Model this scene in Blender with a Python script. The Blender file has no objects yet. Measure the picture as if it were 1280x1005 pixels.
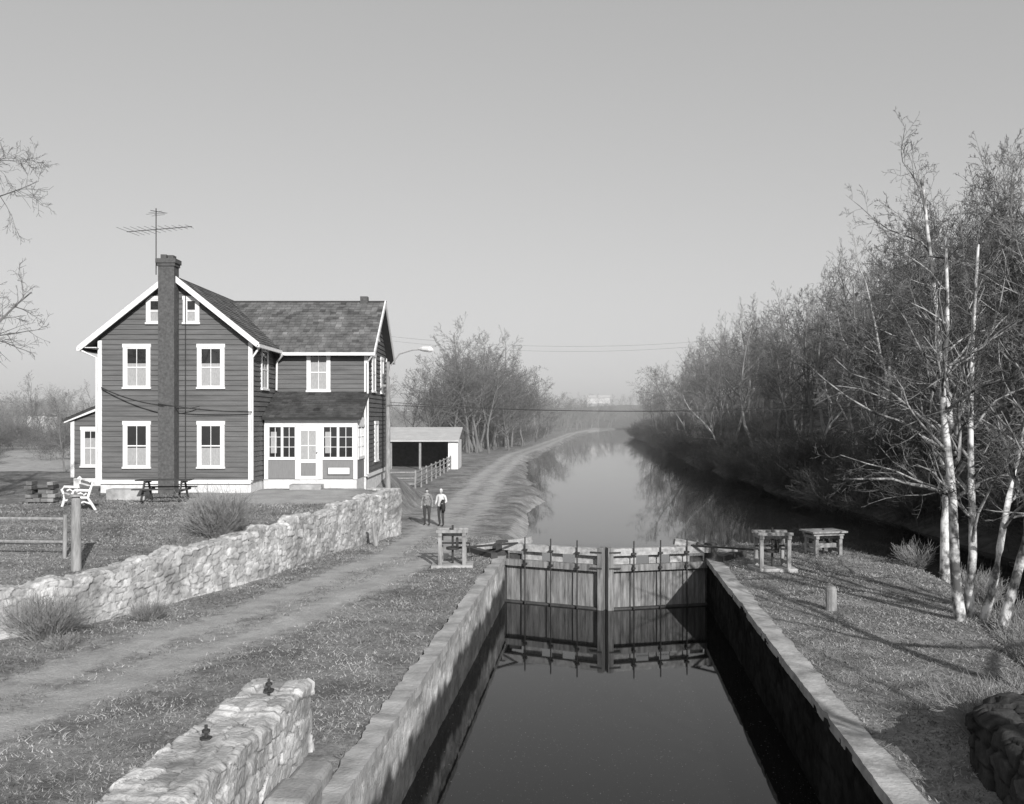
import bpy, math, random
import numpy as np
from mathutils import Vector, Matrix
random.seed(7); rng=np.random.default_rng(7)
S=bpy.context.scene
TH=math.radians(5.4); CT,ST=math.cos(TH),math.sin(TH)
def W(X,Y): return (X*CT-Y*ST, X*ST+Y*CT)      # house-axes -> canal-axes world

# ---------------- materials ----------------
def nd(nt,t,**k):
    n=nt.nodes.new(t)
    for a,b in k.items(): setattr(n,a,b)
    return n
def M(name,g,var=.3,scale=4,rough=.85,bump=.25,bscale=40,attr=None,stretch=(1,1,1),metal=0,bdist=.02,spec=.3,lo=.3,hi=.7):
    m=bpy.data.materials.new(name); m.use_nodes=True; nt=m.node_tree; L=nt.links
    b=nt.nodes['Principled BSDF']; b.inputs['Roughness'].default_value=rough; b.inputs['Metallic'].default_value=metal
    b.inputs['Specular IOR Level'].default_value=spec
    tc=nd(nt,'ShaderNodeTexCoord'); mp=nd(nt,'ShaderNodeMapping'); mp.inputs['Scale'].default_value=stretch
    L.new(tc.outputs['Object'],mp.inputs[0])
    n=nd(nt,'ShaderNodeTexNoise'); n.inputs['Scale'].default_value=scale; n.inputs['Detail'].default_value=8; n.inputs['Roughness'].default_value=.65
    L.new(mp.outputs[0],n.inputs['Vector'])
    r=nd(nt,'ShaderNodeMapRange'); r.inputs[1].default_value=lo; r.inputs[2].default_value=hi
    r.inputs[3].default_value=g*(1-var); r.inputs[4].default_value=g*(1+var); L.new(n.outputs[0],r.inputs[0])
    out=r.outputs[0]
    if attr:
        a=nd(nt,'ShaderNodeAttribute',attribute_name=attr); mu=nd(nt,'ShaderNodeMath',operation='MULTIPLY')
        L.new(a.outputs['Fac'],mu.inputs[0]); L.new(out,mu.inputs[1]); out=mu.outputs[0]
    L.new(out,b.inputs['Base Color'])
    if bump>0:
        n2=nd(nt,'ShaderNodeTexNoise'); n2.inputs['Scale'].default_value=bscale; n2.inputs['Detail'].default_value=6
        L.new(mp.outputs[0],n2.inputs['Vector'])
        bp=nd(nt,'ShaderNodeBump'); bp.inputs['Strength'].default_value=bump; bp.inputs['Distance'].default_value=bdist
        L.new(n2.outputs[0],bp.inputs['Height']); L.new(bp.outputs[0],b.inputs['Normal'])
    return m
siding=M('clapboard_paint',.115,.28,2.5,.7,.2,30,stretch=(.3,.3,3))
white=M('white_trim_paint',.72,.1,3,.6,.1,30)
slate=M('slate_shingle',.12,.5,1.6,.75,.3,30,attr='shade')
deck=M('roof_deck',.05,.2)
brick=M('chimney_brick',.09,.35,9,.9,.5,25)
found=M('whitewashed_foundation',.6,.2,4,.9,.4,15)
glass=M('window_glass',.02,.2,3,.05,0,spec=.8)
curtain=M('curtain',.33,.25,8,.6,0,stretch=(6,6,1))
panel=M('porch_panel',.2,.15,3,.7,.2,30,stretch=(12,1,1))
metalr=M('metal_roof',.45,.15,1,.6,.1)
wood=M('weathered_wood',.26,.45,3,.9,.5,20,stretch=(3,3,.6))
woodl=M('gate_planks',.19,.65,2.2,.9,.5,18,stretch=(5,5,.5))
woodg=M('gate_top_beam',.34,.45,3,.9,.5,18,stretch=(2,2,2))
woodd=M('dark_wet_timber',.06,.4,3,.8,.4,20)
iron=M('rusted_iron',.04,.4,10,.7,.3)
conc=M('concrete_coping',.34,.5,1.6,.9,.8,20)
stoneL=M('pale_rubble_stone',.44,.4,2.2,.95,.9,28,attr='shade')
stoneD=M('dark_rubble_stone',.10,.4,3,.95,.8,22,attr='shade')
stoneWing=M('wing_wall_shade_stone',.05,.5,3,.95,.8,22,attr='shade',spec=.1)  # right wing wall: shadow on its canal-side face is darkened into the colour
stoneS=M('painted_shade_stone',.022,.4,3,1.,.4,22,attr='shade',spec=0)  # near-black tone paints in the shade on the right lock wall, not damp
bark=M('grey_bark',.15,.4,5,.95,.3,20)
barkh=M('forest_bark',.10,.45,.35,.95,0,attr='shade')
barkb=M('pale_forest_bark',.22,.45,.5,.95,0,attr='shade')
barkm=M('mid_haze_bark',.15,.35,.2,.95,0,attr='shade')  # paler than the near forest: distance haze painted into the bark
barkf=M('far_haze_bark',.20,.25,.1,.95,0,attr='shade')  # palest bark band, aerial haze put into the colour of distant trees
syc=M('sycamore_bark',.34,.75,3.2,.85,.3,12,stretch=(1,1,.7),attr='shade',lo=.42,hi=.58)
shrubm=M('dry_shrub',.22,.4,5,.95,0)
grassm=M('grass_blades',.25,.35,.8,.9,0,attr='shade')
skin=M('skin',.38,.08,5,.6,.05); hairw=M('white_hair',.6,.1,30); haird=M('dark_hair',.05,.2,30)
shirtw=M('white_shirt',.6,.1,8); pantsd=M('dark_trousers',.05,.2,8); shirtp=M('plaid_shirt',.2,.7,14,.9,.1)
jacket=M('dark_jacket',.03,.3,8)

def water(name,base,bs,bstr,film=0):
    m=bpy.data.materials.new(name); m.use_nodes=True; nt=m.node_tree; L=nt.links; b=nt.nodes['Principled BSDF']
    b.inputs['Base Color'].default_value=(base,base,base,1); b.inputs['Roughness'].default_value=.03; b.inputs['IOR'].default_value=1.33
    tc=nd(nt,'ShaderNodeTexCoord'); n=nd(nt,'ShaderNodeTexNoise'); n.inputs['Scale'].default_value=bs; n.inputs['Detail'].default_value=3
    mp=nd(nt,'ShaderNodeMapping'); mp.inputs['Scale'].default_value=(1,.6,1); L.new(tc.outputs['Object'],mp.inputs[0]); L.new(mp.outputs[0],n.inputs['Vector'])
    bp=nd(nt,'ShaderNodeBump'); bp.inputs['Strength'].default_value=bstr; bp.inputs['Distance'].default_value=.01
    L.new(n.outputs[0],bp.inputs['Height']); L.new(bp.outputs[0],b.inputs['Normal'])
    if film:
        n3=nd(nt,'ShaderNodeTexNoise'); n3.inputs['Scale'].default_value=28; n3.inputs['Detail'].default_value=2; L.new(tc.outputs['Object'],n3.inputs['Vector'])
        r=nd(nt,'ShaderNodeMapRange'); r.inputs[1].default_value=.70; r.inputs[2].default_value=.76; r.inputs[3].default_value=base; r.inputs[4].default_value=.18
        L.new(n3.outputs[0],r.inputs[0]); L.new(r.outputs[0],b.inputs['Base Color'])
    return m
waterm=water('canal_water',.012,1.2,.10); waterc=water('lock_water',.008,1.0,.05,1)

gm=bpy.data.materials.new('ground_grass_and_gravel'); gm.use_nodes=True
def ground_mat():
    nt=gm.node_tree; L=nt.links; b=nt.nodes['Principled BSDF']; b.inputs['Roughness'].default_value=.95; b.inputs['Specular IOR Level'].default_value=.1
    tc=nd(nt,'ShaderNodeTexCoord')
    def noise(s,d=6,r=.6):
        n=nd(nt,'ShaderNodeTexNoise'); n.inputs['Scale'].default_value=s; n.inputs['Detail'].default_value=d; n.inputs['Roughness'].default_value=r
        L.new(tc.outputs['Object'],n.inputs['Vector']); return n.outputs[0]
    def mr(x,a,b_,c,d):
        r=nd(nt,'ShaderNodeMapRange'); r.inputs[1].default_value=a; r.inputs[2].default_value=b_; r.inputs[3].default_value=c; r.inputs[4].default_value=d
        L.new(x,r.inputs[0]); return r.outputs[0]
    def ma(op,a,b_):
        n=nd(nt,'ShaderNodeMath',operation=op)
        for i,v in enumerate((a,b_)):
            if isinstance(v,(int,float)): n.inputs[i].default_value=v
            else: L.new(v,n.inputs[i])
        return n.outputs[0]
    g=ma('MULTIPLY',mr(noise(.55,9,.75),.37,.63,.12,.30),mr(noise(9,8,.75),.3,.7,.6,1.35))
    rd=ma('MULTIPLY',mr(noise(1.2,8),.3,.7,.30,.45),mr(noise(25,6,.7),.3,.7,.75,1.2))
    at=nd(nt,'ShaderNodeAttribute',attribute_name='road'); fo=nd(nt,'ShaderNodeAttribute',attribute_name='forest')
    k=mr(ma('ADD',at.outputs['Fac'],ma('MULTIPLY',ma('SUBTRACT',noise(2.2,8,.7),.5),2.0)),.15,.8,0,1)
    mx=nd(nt,'ShaderNodeMix',data_type='FLOAT'); L.new(k,mx.inputs[0]); L.new(g,mx.inputs[2]); L.new(rd,mx.inputs[3])
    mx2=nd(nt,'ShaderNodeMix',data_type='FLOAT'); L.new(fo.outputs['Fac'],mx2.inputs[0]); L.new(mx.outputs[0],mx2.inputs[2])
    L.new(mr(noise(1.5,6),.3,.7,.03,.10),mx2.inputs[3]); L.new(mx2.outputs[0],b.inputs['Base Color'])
    bp=nd(nt,'ShaderNodeBump'); bp.inputs['Strength'].default_value=.8; bp.inputs['Distance'].default_value=.05
    L.new(ma('ADD',noise(22,6,.7),ma('MULTIPLY',noise(3),1.2)),bp.inputs['Height']); L.new(bp.outputs[0],b.inputs['Normal'])
ground_mat()

# ---------------- mesh builder ----------------
class MB:
    def __init__(s,mats): s.v=[];s.f=[];s.m=[];s.sh=[];s.mats=mats if isinstance(mats,list) else [mats]
    def add(s,vs,fs,m=0,sh=1.):
        o=len(s.v); s.v+= [tuple(p) for p in vs]
        for f in fs: s.f.append([i+o for i in f]); s.m.append(m); s.sh.append(sh)
    def box(s,x0,x1,y0,y1,z0,z1,m=0,sh=1.):
        s.add([(x0,y0,z0),(x1,y0,z0),(x1,y1,z0),(x0,y1,z0),(x0,y0,z1),(x1,y0,z1),(x1,y1,z1),(x0,y1,z1)],
          [(3,2,1,0),(4,5,6,7),(0,1,5,4),(1,2,6,5),(2,3,7,6),(3,0,4,7)],m,sh)
    def fbox(s,fr,u0,u1,n0,n1,z0,z1,m=0,sh=1.):
        ox,oy,ux,uy,nx,ny=fr
        P=lambda u,n,z:(ox+ux*u+nx*n,oy+uy*u+ny*n,z)
        s.add([P(u0,n1,z0),P(u1,n1,z0),P(u1,n0,z0),P(u0,n0,z0),P(u0,n1,z1),P(u1,n1,z1),P(u1,n0,z1),P(u0,n0,z1)],
          [(3,2,1,0),(4,5,6,7),(0,1,5,4),(1,2,6,5),(2,3,7,6),(3,0,4,7)],m,sh)
    def beam(s,p,q,w,h,m=0,sh=1.):
        p=Vector(p);q=Vector(q);d=(q-p).normalized(); a=d.cross(Vector((0,0,1)))
        if a.length<.05: a=Vector((1,0,0))
        a.normalize(); b=a.cross(d).normalized(); a=a*w/2; b=b*h/2
        s.add([p-a-b,p+a-b,p+a+b,p-a+b,q-a-b,q+a-b,q+a+b,q-a+b],[(3,2,1,0),(4,5,6,7),(0,1,5,4),(1,2,6,5),(2,3,7,6),(3,0,4,7)],m,sh)
    def tube(s,pts,rs,n=8,m=0,cap=True,sh=1.):
        pts=[Vector(p) for p in pts]; o=len(s.v); k=len(pts)
        if not hasattr(rs,'__len__'): rs=[rs]*k
        for i,p in enumerate(pts):
            d=(pts[min(i+1,k-1)]-pts[max(i-1,0)]).normalized(); a=d.cross(Vector((.13,.21,1)))
            if a.length<.15: a=d.cross(Vector((1,.1,0)))
            a.normalize(); b=d.cross(a)
            for j in range(n):
                c=math.cos(6.28318*j/n)*rs[i]; e=math.sin(6.28318*j/n)*rs[i]; s.v.append((p.x+a.x*c+b.x*e,p.y+a.y*c+b.y*e,p.z+a.z*c+b.z*e))
        for i in range(k-1):
            for j in range(n):
                j2=(j+1)%n; s.f.append([o+i*n+j,o+i*n+j2,o+(i+1)*n+j2,o+(i+1)*n+j]); s.m.append(m); s.sh.append(sh)
        if cap and n>3:
            s.f.append([o+j for j in range(n)][::-1]); s.f.append([o+(k-1)*n+j for j in range(n)]); s.m+=[m,m]; s.sh+=[sh,sh]
    def mesh(s,name):
        me=bpy.data.meshes.new(name); me.from_pydata(s.v,[],s.f)
        for m in s.mats: me.materials.append(m)
        me.polygons.foreach_set('material_index',s.m)
        a=me.attributes.new('shade','FLOAT','FACE'); a.data.foreach_set('value',s.sh); me.update(); return me
    def build(s,name,parent=None,bevel=0,loc=None,rot=None,smooth=False):
        me=s.mesh(name); o=bpy.data.objects.new(name,me); S.collection.objects.link(o)
        if parent: o.parent=parent
        if loc: o.location=loc
        if rot is not None: o.rotation_euler=(0,0,rot)
        if bevel:
            b=o.modifiers.new('bevel','BEVEL'); b.width=bevel; b.segments=2; b.limit_method='ANGLE'
        if smooth: me.polygons.foreach_set('use_smooth',[True]*len(me.polygons))
        return o
def empty(name,loc=(0,0,0),rot=0):
    e=bpy.data.objects.new(name,None); S.collection.objects.link(e); e.location=loc; e.rotation_euler=(0,0,rot); return e

# ---------------- noise ----------------
def h2(i,j,k=0):
    v=np.sin(i*127.1+j*311.7+k*74.7)*43758.5453; return v-np.floor(v)
def vn(x,y,k=0):
    xi=np.floor(x);yi=np.floor(y);fx=x-xi;fy=y-yi;fx=fx*fx*(3-2*fx);fy=fy*fy*(3-2*fy)
    return (h2(xi,yi,k)*(1-fx)+h2(xi+1,yi,k)*fx)*(1-fy)+(h2(xi,yi+1,k)*(1-fx)+h2(xi+1,yi+1,k)*fx)*fy
def fbm(x,y,k=0,o=4): return sum(vn(x*2**i,y*2**i,k+i)*.5**i for i in range(o))/1.9-.5

# ---------------- terrain ----------------
TWs=[-40,10,16,17.5,18.3,25.1,37.3,38.3,60]; TWt=[-60,-20,-13.5,-12.1,-11.4,-9.3,-8.1,-9.0,-9.6]
TLs=[30,41,50,57,64,76,90,103,140,176,260,332,400,450,520]; TLt=[-3.2,-3.2,-3.6,-3.2,-4.6,-6.2,-6.9,-8.4,-8.2,-7.4,-5.5,-3.0,8,25,60]
TRs=[-40,30,43,60,85,150,260,330,400,450,520]; TRt=[17,15.5,14.6,13,11.2,10,9.3,13,27,48,95]
TEs=[-40,16,20,24,27,30,33,36]; TEt=[7,7.0,7.9,8.9,9.5,9.4,8.4,6.5]
WL=-.7
def base(s): return np.interp(s,[30,38],[0,-.3])
def terr(t,s): return np.interp(s,[10,18.3,25,37,45],[.7,.92,1.3,1.5,1.62])
def height(t,s,rough=True):
    t=np.asarray(t,float); s=np.asarray(s,float)
    b=base(s)
    w=np.interp(s,[37.2,38.6],[.25,1.8]); tw=np.interp(s,TWs,TWt)
    k=np.clip((tw-.18-t)/w,0,1); k=k*k*(3-2*k)
    fade=np.clip((60-s)/14,0,1); fade=fade*fade*(3-2*fade)
    Lh=b+k*fade*(terr(t,s)-b)
    far=np.clip((s-330)/250,0,1)*10*np.clip((-t-60)/200,0,1)
    far=far+np.clip((s-430)/230,0,1)*14*np.clip(1-np.abs(t-20)/260,0,1)
    Lh=Lh+far
    if rough: Lh=Lh+fbm(t*.35,s*.35,3)*.12+fbm(t*1.7,s*1.7,9)*.03
    tl=np.interp(s,TLs,TLt)+ (fbm(s*.25,s*0+1,5)*1.6)*np.clip((s-40)/10,0,1)
    cut=np.where(s<33,np.where(t<-3.35,99,-3.),WL-.6*(t-tl))
    Lh=np.maximum(np.minimum(Lh,cut),-3)
    tr=np.interp(s,TRs,TRt)+fbm(s*.12,s*0+7,6)*2
    d=t-tr
    R=WL+.55*d; R=np.where(d>2.2,.5+(d-2.2)*.38,R); R=np.minimum(R,13+np.clip(d-40,0,200)*.06)
    if rough: R=R+np.clip(d,0,6)/6*fbm(t*.08,s*.05,13)*4+fbm(t*.6,s*.6,2)*.25
    R=np.maximum(R,-3)
    te=np.interp(s,TEs,TEt); le=np.interp(s,[30.8,34.5],[3.7,5.2])
    I=np.minimum(0,-(t-te)*.5); I=np.where(t<le,np.where(s<31,-3,-(le-t)*1.3),I)
    I=np.minimum(I,-np.clip(s-33.6,0,9)*.6)
    if rough: I=I+fbm(t*.5,s*.5,8)*.1
    I=np.maximum(I,-3)
    return np.maximum(np.maximum(Lh,R),I)
def rng_(a,b,st): return list(np.arange(a,b,st))
tg=sorted(set([round(x,3) for x in rng_(-900,-200,70)+rng_(-200,-60,10)+rng_(-60,-22,2)+rng_(-22,-14,.5)+rng_(-14,14,.2)+rng_(14,30,.6)+rng_(30,80,3)+rng_(80,200,15)+rng_(200,950,75)+[-3.38,-3.32,3.67,3.73,3.43]]))
sg=sorted(set([round(x,3) for x in rng_(-60,4,4)+rng_(4,42,.22)+rng_(42,70,.4)+rng_(70,120,1)+rng_(120,240,3)+rng_(240,700,12)+rng_(700,2600,120)]))
T_,S_=np.meshgrid(tg,sg); Z_=height(T_,S_)
RDs=[-10,5,13.7,20.3,28.6,40,55.8,70,115,184,280,368,440]; RDt=[-13,-11,-9.2,-7.6,-6.2,-6.6,-7.7,-8.5,-10.8,-9.3,-8,-3,14]
rc=np.interp(S_,RDs,RDt); dd=np.abs(T_-rc+fbm(S_*.2,S_*0,61)*.8)
road=np.exp(-((dd-.85)/.45)**2)*.55+.5*np.exp(-(dd/1.9)**2)
HX=T_*CT+S_*ST; HY=-T_*ST+S_*CT
yard=np.clip(1.2-np.maximum(np.abs(HX+9.3)/3.4,np.abs(HY-35.5)/2.9),0,1)*2; road=np.maximum(road,np.clip(yard,0,1))
road=np.where((T_>-3.9)&(S_>38),.6,road)
road=np.where((T_<-25)&(S_>60),.8,road)
road=np.where(T_>0,0.12,road)
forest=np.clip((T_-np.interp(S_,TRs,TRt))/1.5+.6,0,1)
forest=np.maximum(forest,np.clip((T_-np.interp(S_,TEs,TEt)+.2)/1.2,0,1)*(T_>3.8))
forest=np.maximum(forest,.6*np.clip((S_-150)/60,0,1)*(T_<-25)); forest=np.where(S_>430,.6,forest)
def gridmesh(name,X,Y,Z,mat,attrs={},smooth=True):
    ny,nx=X.shape; me=bpy.data.meshes.new(name); co=np.stack([X,Y,Z],-1).reshape(-1,3)
    i=np.arange(ny*nx).reshape(ny,nx); q=np.stack([i[:-1,:-1],i[:-1,1:],i[1:,1:],i[1:,:-1]],-1).reshape(-1,4)
    me.vertices.add(len(co)); me.vertices.foreach_set('co',co.ravel()); me.loops.add(q.size); me.loops.foreach_set('vertex_index',q.ravel())
    me.polygons.add(len(q)); me.polygons.foreach_set('loop_start',np.arange(0,q.size,4)); me.polygons.foreach_set('loop_total',np.full(len(q),4))
    me.update(calc_edges=True); me.materials.append(mat)
    for k,a in attrs.items():
        at=me.attributes.new(k,'FLOAT','POINT'); at.data.foreach_set('value',a.astype(np.float32).ravel())
    if smooth: me.polygons.foreach_set('use_smooth',np.ones(len(q),bool))
    me.validate(); return me
def link(name,me,parent=None):
    o=bpy.data.objects.new(name,me); S.collection.objects.link(o)
    if parent:o.parent=parent
    return o
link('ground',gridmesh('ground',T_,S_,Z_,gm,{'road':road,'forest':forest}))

# ---------------- water ----------------
HL=(-3.15,29.9); HR=(3.55,29.9); AP=(.2,28.75)
def poly(name,pts,z,mat):
    me=bpy.data.meshes.new(name); me.from_pydata([(a,b,z) for a,b in pts],[],[list(range(len(pts)))]); me.materials.append(mat); return link(name,me)
poly('lock_water',[(-3.5,-30),(3.9,-30),(3.9,29.9),(HR[0],29.92),(AP[0],28.8),(HL[0],29.92),(-3.5,29.9)],-1.45,waterc)
poly('canal_water',[(-3.4,30.05),(AP[0],28.95),(3.6,30.05),(3.72,30.2),(3.72,-40),(40,-40),(40,60),(60,400),(120,560),(-20,560),(-20,64),(-3.4,36)],WL,waterm)

# ---------------- rubble walls ----------------
def rubble(name,path,zb,zt,thick,cell,res,mat,side=1,parent=None,amp=.05,backh=.5,jag=.06,dark=None,joint=.09,jd=.5,lump=1.):
    P=np.array(path,float); seg=np.hypot(*np.diff(P,axis=0).T); cu=np.r_[0,np.cumsum(seg)]; Ltot=cu[-1]
    u=np.linspace(0,Ltot,int(Ltot/res)+1); px=np.interp(u,cu,P[:,0]); py=np.interp(u,cu,P[:,1])
    dx=np.gradient(px,u);dy=np.gradient(py,u); l=np.hypot(dx,dy); nx_,ny_=dy/l*side,-dx/l*side
    zB=np.array([zb(a,b) for a,b in zip(px,py)]); zT=np.array([zt(a,b) for a,b in zip(px,py)])+ (np.round(vn(u/.5,u*0,4)*4)/4-.5)*jag
    hmax=(zT-zB).max(); nf=max(3,int(hmax/res)); nt_=max(3,int(thick/res)); nb=max(2,int(backh/res))
    rows=[]
    for j in range(nf+1):
        f=j/nf; z=zB+(zT-zB)*f; rows.append((px,py,z,z,nx_*1,ny_*1,0*z))
    for j in range(1,nt_+1):
        o=thick*j/nt_; rows.append((px-nx_*o,py-ny_*o,zT,zT+o,nx_*0,ny_*0,1+0*zT))
    for j in range(1,nb+1):
        o=backh*j/nb; rows.append((px-nx_*thick,py-ny_*thick,zT-o,zT+thick+o,-nx_,-ny_,0*zT))
    A=[np.stack([r[k] for r in rows]) for k in range(7)]; X,Y,Z,Wc,NX,NY,NZ=A; U=np.tile(u,(len(rows),1))
    U2=U+fbm(U*1.5,Wc*1.5,21)*.35+fbm(U*7,Wc*7,22)*.07; W2=Wc+fbm(U*1.1,Wc*1.5,31)*.28+fbm(U*7,Wc*7,23)*.06
    a=U2/cell[0]; b=W2/cell[1]
    ia=np.floor(a);ib=np.floor(b); F1=np.full(a.shape,9.);F2=F1.copy();R=F1*0;DX=R.copy();DY=R.copy()
    for di in(-1,0,1):
        for dj in(-1,0,1):
            ci=ia+di;cj=ib+dj
            cx=ci+.1+.8*h2(ci,cj,1); cy=cj+.15+.7*h2(ci,cj,2)
            dst=(np.abs(a-cx)**2.6+np.abs(b-cy)**2.6)**(1/2.6)*(1-.25*(h2(ci,cj,6)-.5)); rr=h2(ci,cj,3)
            n1=dst<F1; F2=np.where(n1,F1,np.minimum(F2,dst)); R=np.where(n1,rr,R); DX=np.where(n1,(a-cx)*(h2(ci,cj,8)-.5),DX); DY=np.where(n1,(b-cy)*(h2(ci,cj,9)-.5),DY); F1=np.where(n1,dst,F1)
    e=np.clip((F2-F1)/joint,0,1)
    D=e*amp*(.35+R+1.1*(DX+DY))+(fbm(U*5,Wc*5,5)*.05+fbm(U*17,Wc*17,15)*.022)*lump
    X=X+NX*D;Y=Y+NY*D;Z=Z+NZ*D*.8
    sh=(jd+(1-jd)*e)*(.72+.42*R)*(1+fbm(U*1.1,Wc*1.5,77)*1.)*(1+fbm(U*12,Wc*12,78)*.6)
    if dark is not None: sh=sh*dark(X,Y,Z)
    me=gridmesh(name,X,Y,Z,mat,{'shade':np.clip(sh,.05,1.5)},smooth=False)
    o=link(name,me,parent)
    cb=MB(mat)
    for k in(0,-1):
        pts=list(zip(X[:,k],Y[:,k],Z[:,k])); pts.append((X[-1,k],Y[-1,k],Z[0,k])); cb.add(pts,[list(range(len(pts)))],0,.6)
    cb.build(name+'_end_faces',parent=o)
    return o
def wetline(X,Y,Z): return np.clip((Z+.85+fbm(Y*1.3,Z*1.3,44)*.6)/.25,0,1)*.86+.14
lw=empty('stone_lock_wall')
rubble('wall_face',[(-3.05,-4),(-3.05,30.2),(-3.3,31.2),(-3.5,33.5)],lambda a,b:-2.6,lambda a,b:-.04,.16,(.6,.32),.045,stoneL,1,lw,.018,.1,.0,wetline,.06,.68,.55)
def coping(name,path,w,par,seed,mat):
    r=random.Random(seed); mb=MB([mat])
    for (a,b),(c,d) in zip(path[:-1],path[1:]):
        L=math.hypot(c-a,d-b); ux,uy=(c-a)/L,(d-b)/L; nx,ny=(-uy,ux); m=int(L/.12); vs=[]; q0=q1=0
        for k in range(m+1):
            s_=L*k/m; q0=q0*.7+r.gauss(0,.006); q1=q1*.75+r.gauss(0,.018); z=.035+float(fbm(np.array(s_*.8),np.array(1.),seed))*.02
            if r.random()<.03: q0-=.03 
            for o_,zz in((-q0,-.13),(-q0,z+r.uniform(-.004,.004)),(w+q1,z-.01+r.uniform(-.006,.004)),(w+q1,-.13)): vs.append((a+ux*s_+nx*o_,b+uy*s_+ny*o_,zz))
        fs=[(0,1,2,3),(m*4+3,m*4+2,m*4+1,m*4)]
        for k in range(m):
            for q in range(3): fs.append((k*4+q,k*4+q+4,k*4+q+5,k*4+q+1))
        mb.add(vs,fs)
    return mb.build(name,par,0)
coping('coping',[(-3.0,-4),(-3.0,30.3)],.34,lw,1,conc)
rw=empty('stone_lock_wall')
rubble('wall_face',[(3.43,-4),(3.43,30.2),(3.9,31.2),(5.0,33.8)],lambda a,b:-2.6,lambda a,b:-.06,.16,(.6,.34),.06,stoneS,-1,rw,.02,.1,.0,None,.1,.6,.5)
coping('coping',[(3.40,30.3),(3.40,-4)],.42,rw,2,conc)
rp=[(-20,10),(-13.5,16),(-12.1,17.5),(-11.3,18.6),(-10.2,22),(-9.3,25.1),(-8.7,31),(-8.1,37.2),(-8.4,37.7),(-9.5,38.1)]
rubble('terrace_stone_wall',rp,lambda a,b:float(height(a+.3,b,False))-.25 if b<37 else -.4,lambda a,b:float(terr(a,b))+.08+.05*math.sin(b*2.1),.45,(.30,.17),.035,stoneL,1,None,.04,.5,.16,None,.09,.4,.75)
ww=rubble('bridge_wing_wall',[(-3.75,5),(-3.82,9),(-3.9,12.15)],lambda a,b:-.1,lambda a,b:.92,.78,(.42,.24),.02,stoneL,1,None,.045,.9,.12,None,.08,.5,.9)
mb=MB([stoneL])
for x,y,w,d,h in[(-3.5,10.9,.4,.7,.22),(-3.45,10.15,.5,.7,.3),(-3.45,9.4,.5,.7,.18),(-3.5,8.6,.6,.8,.3)]:
    mb.box(x-w/2,x+w/2,y-d/2,y+d/2,-.1,h,0,random.uniform(.5,.75))
mb.build('ledge_stones',ww,.07)
mb=MB([iron])
for x,y in[(-4.25,11.55),(-4.3,9.75)]:
    mb.tube([(x,y,.85),(x,y,1.12)],.018,8); mb.tube([(x,y,1.04),(x,y,1.07)],.045,6); mb.tube([(x,y,.97),(x,y,.985)],.07,10)
mb.build('anchor_bolts',ww)
rubble('bridge_wing_wall',[(4.6,4),(4.6,9),(4.8,12.4),(5.6,13.1),(8,13.3)],lambda a,b:-.4,lambda a,b:.7,.9,(.45,.24),.03,stoneWing,-1,None,.08,.8,.25,None,.12,.3)

# ---------------- lock gate ----------------
gate=empty('lock_gate')
def leaf(name,heel,ap,sgn):
    hx,hy=heel;ax,ay=ap; L=math.hypot(ax-hx,ay-hy); ux,uy=(ax-hx)/L,(ay-hy)/L
    n=(-uy,ux)
    if n[1]>0: n=(-n[0],-n[1])
    fr=(hx,hy,ux,uy,n[0],n[1]); mb=MB([woodl,woodg,iron,woodd]); r=random.Random(int(sgn*3+9))
    x=.2
    while x<L-.2:
        w=r.uniform(.2,.26); mb.fbox(fr,x+.003,min(x+w-.004,L-.17),.0,.06+r.uniform(0,.008),-2.3,-.12,0); x+=w
    mb.fbox(fr,.12,L-.14,.062,.27,.22,.44,1); mb.fbox(fr,.12,L-.14,.062,.24,-.27,-.07,0); mb.fbox(fr,.12,L-.14,.062,.24,-1.62,-1.4,3)
    for a_,b_ in((.22,.4),(.5,.6),(.72,.95)) : mb.fbox(fr,L*a_,L*b_,.01,.055,-.12,.24,1)
    mb.fbox(fr,L*.08,L*.2,.01,.05,-.12,.1,3)
    mb.fbox(fr,-.12,.19,-.05,.24,-2.3,.5,3); mb.fbox(fr,L-.165,L+.01,-.05,.29,-2.3,.48,0)
    for f in(.27,.52,.77):
        u=L*f; mb.tube([(hx+ux*u+n[0]*.33,hy+uy*u+n[1]*.33,-1.8),(hx+ux*u+n[0]*.33,hy+uy*u+n[1]*.33,.68)],.022,8,2)
        mb.fbox(fr,u-.07,u+.07,.275,.37,.25,.31,2); mb.fbox(fr,u-.05,u+.05,.245,.36,-.2,-.14,2)
    for z in(.33,-.16): mb.fbox(fr,L-.4,L-.02,.292,.3,z-.025,z+.025,2)
    mb.build(name,gate,.008)
leaf('left_leaf',HL,AP,-1); leaf('right_leaf',HR,AP,1)
mb=MB([woodg,iron,woodd])
mb.beam((-4.0,30.25,.2),(-2.2,30.0,.5),.28,.2,0); mb.beam((-3.9,30.6,.12),(-2.9,30.5,.32),.3,.22,2)
mb.beam((4.4,30.2,.15),(2.4,29.9,.52),.26,.2,0); mb.beam((3.95,30.2,-.1),(3.1,29.6,.5),.12,.12,2)
mb.beam((-4.3,27.6,.55),(-2.6,29.5,.46),.06,.06,1); mb.beam((5.0,27.9,.55),(2.9,29.45,.46),.06,.06,1)
mb.beam((-3.3,29.0,.1),(-4.4,30.6,.1),.24,.2,2); mb.beam((3.7,29.0,.1),(4.7,30.6,.1),.24,.2,2)
mb.build('collar_beams_and_rods',gate,.01)

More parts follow.
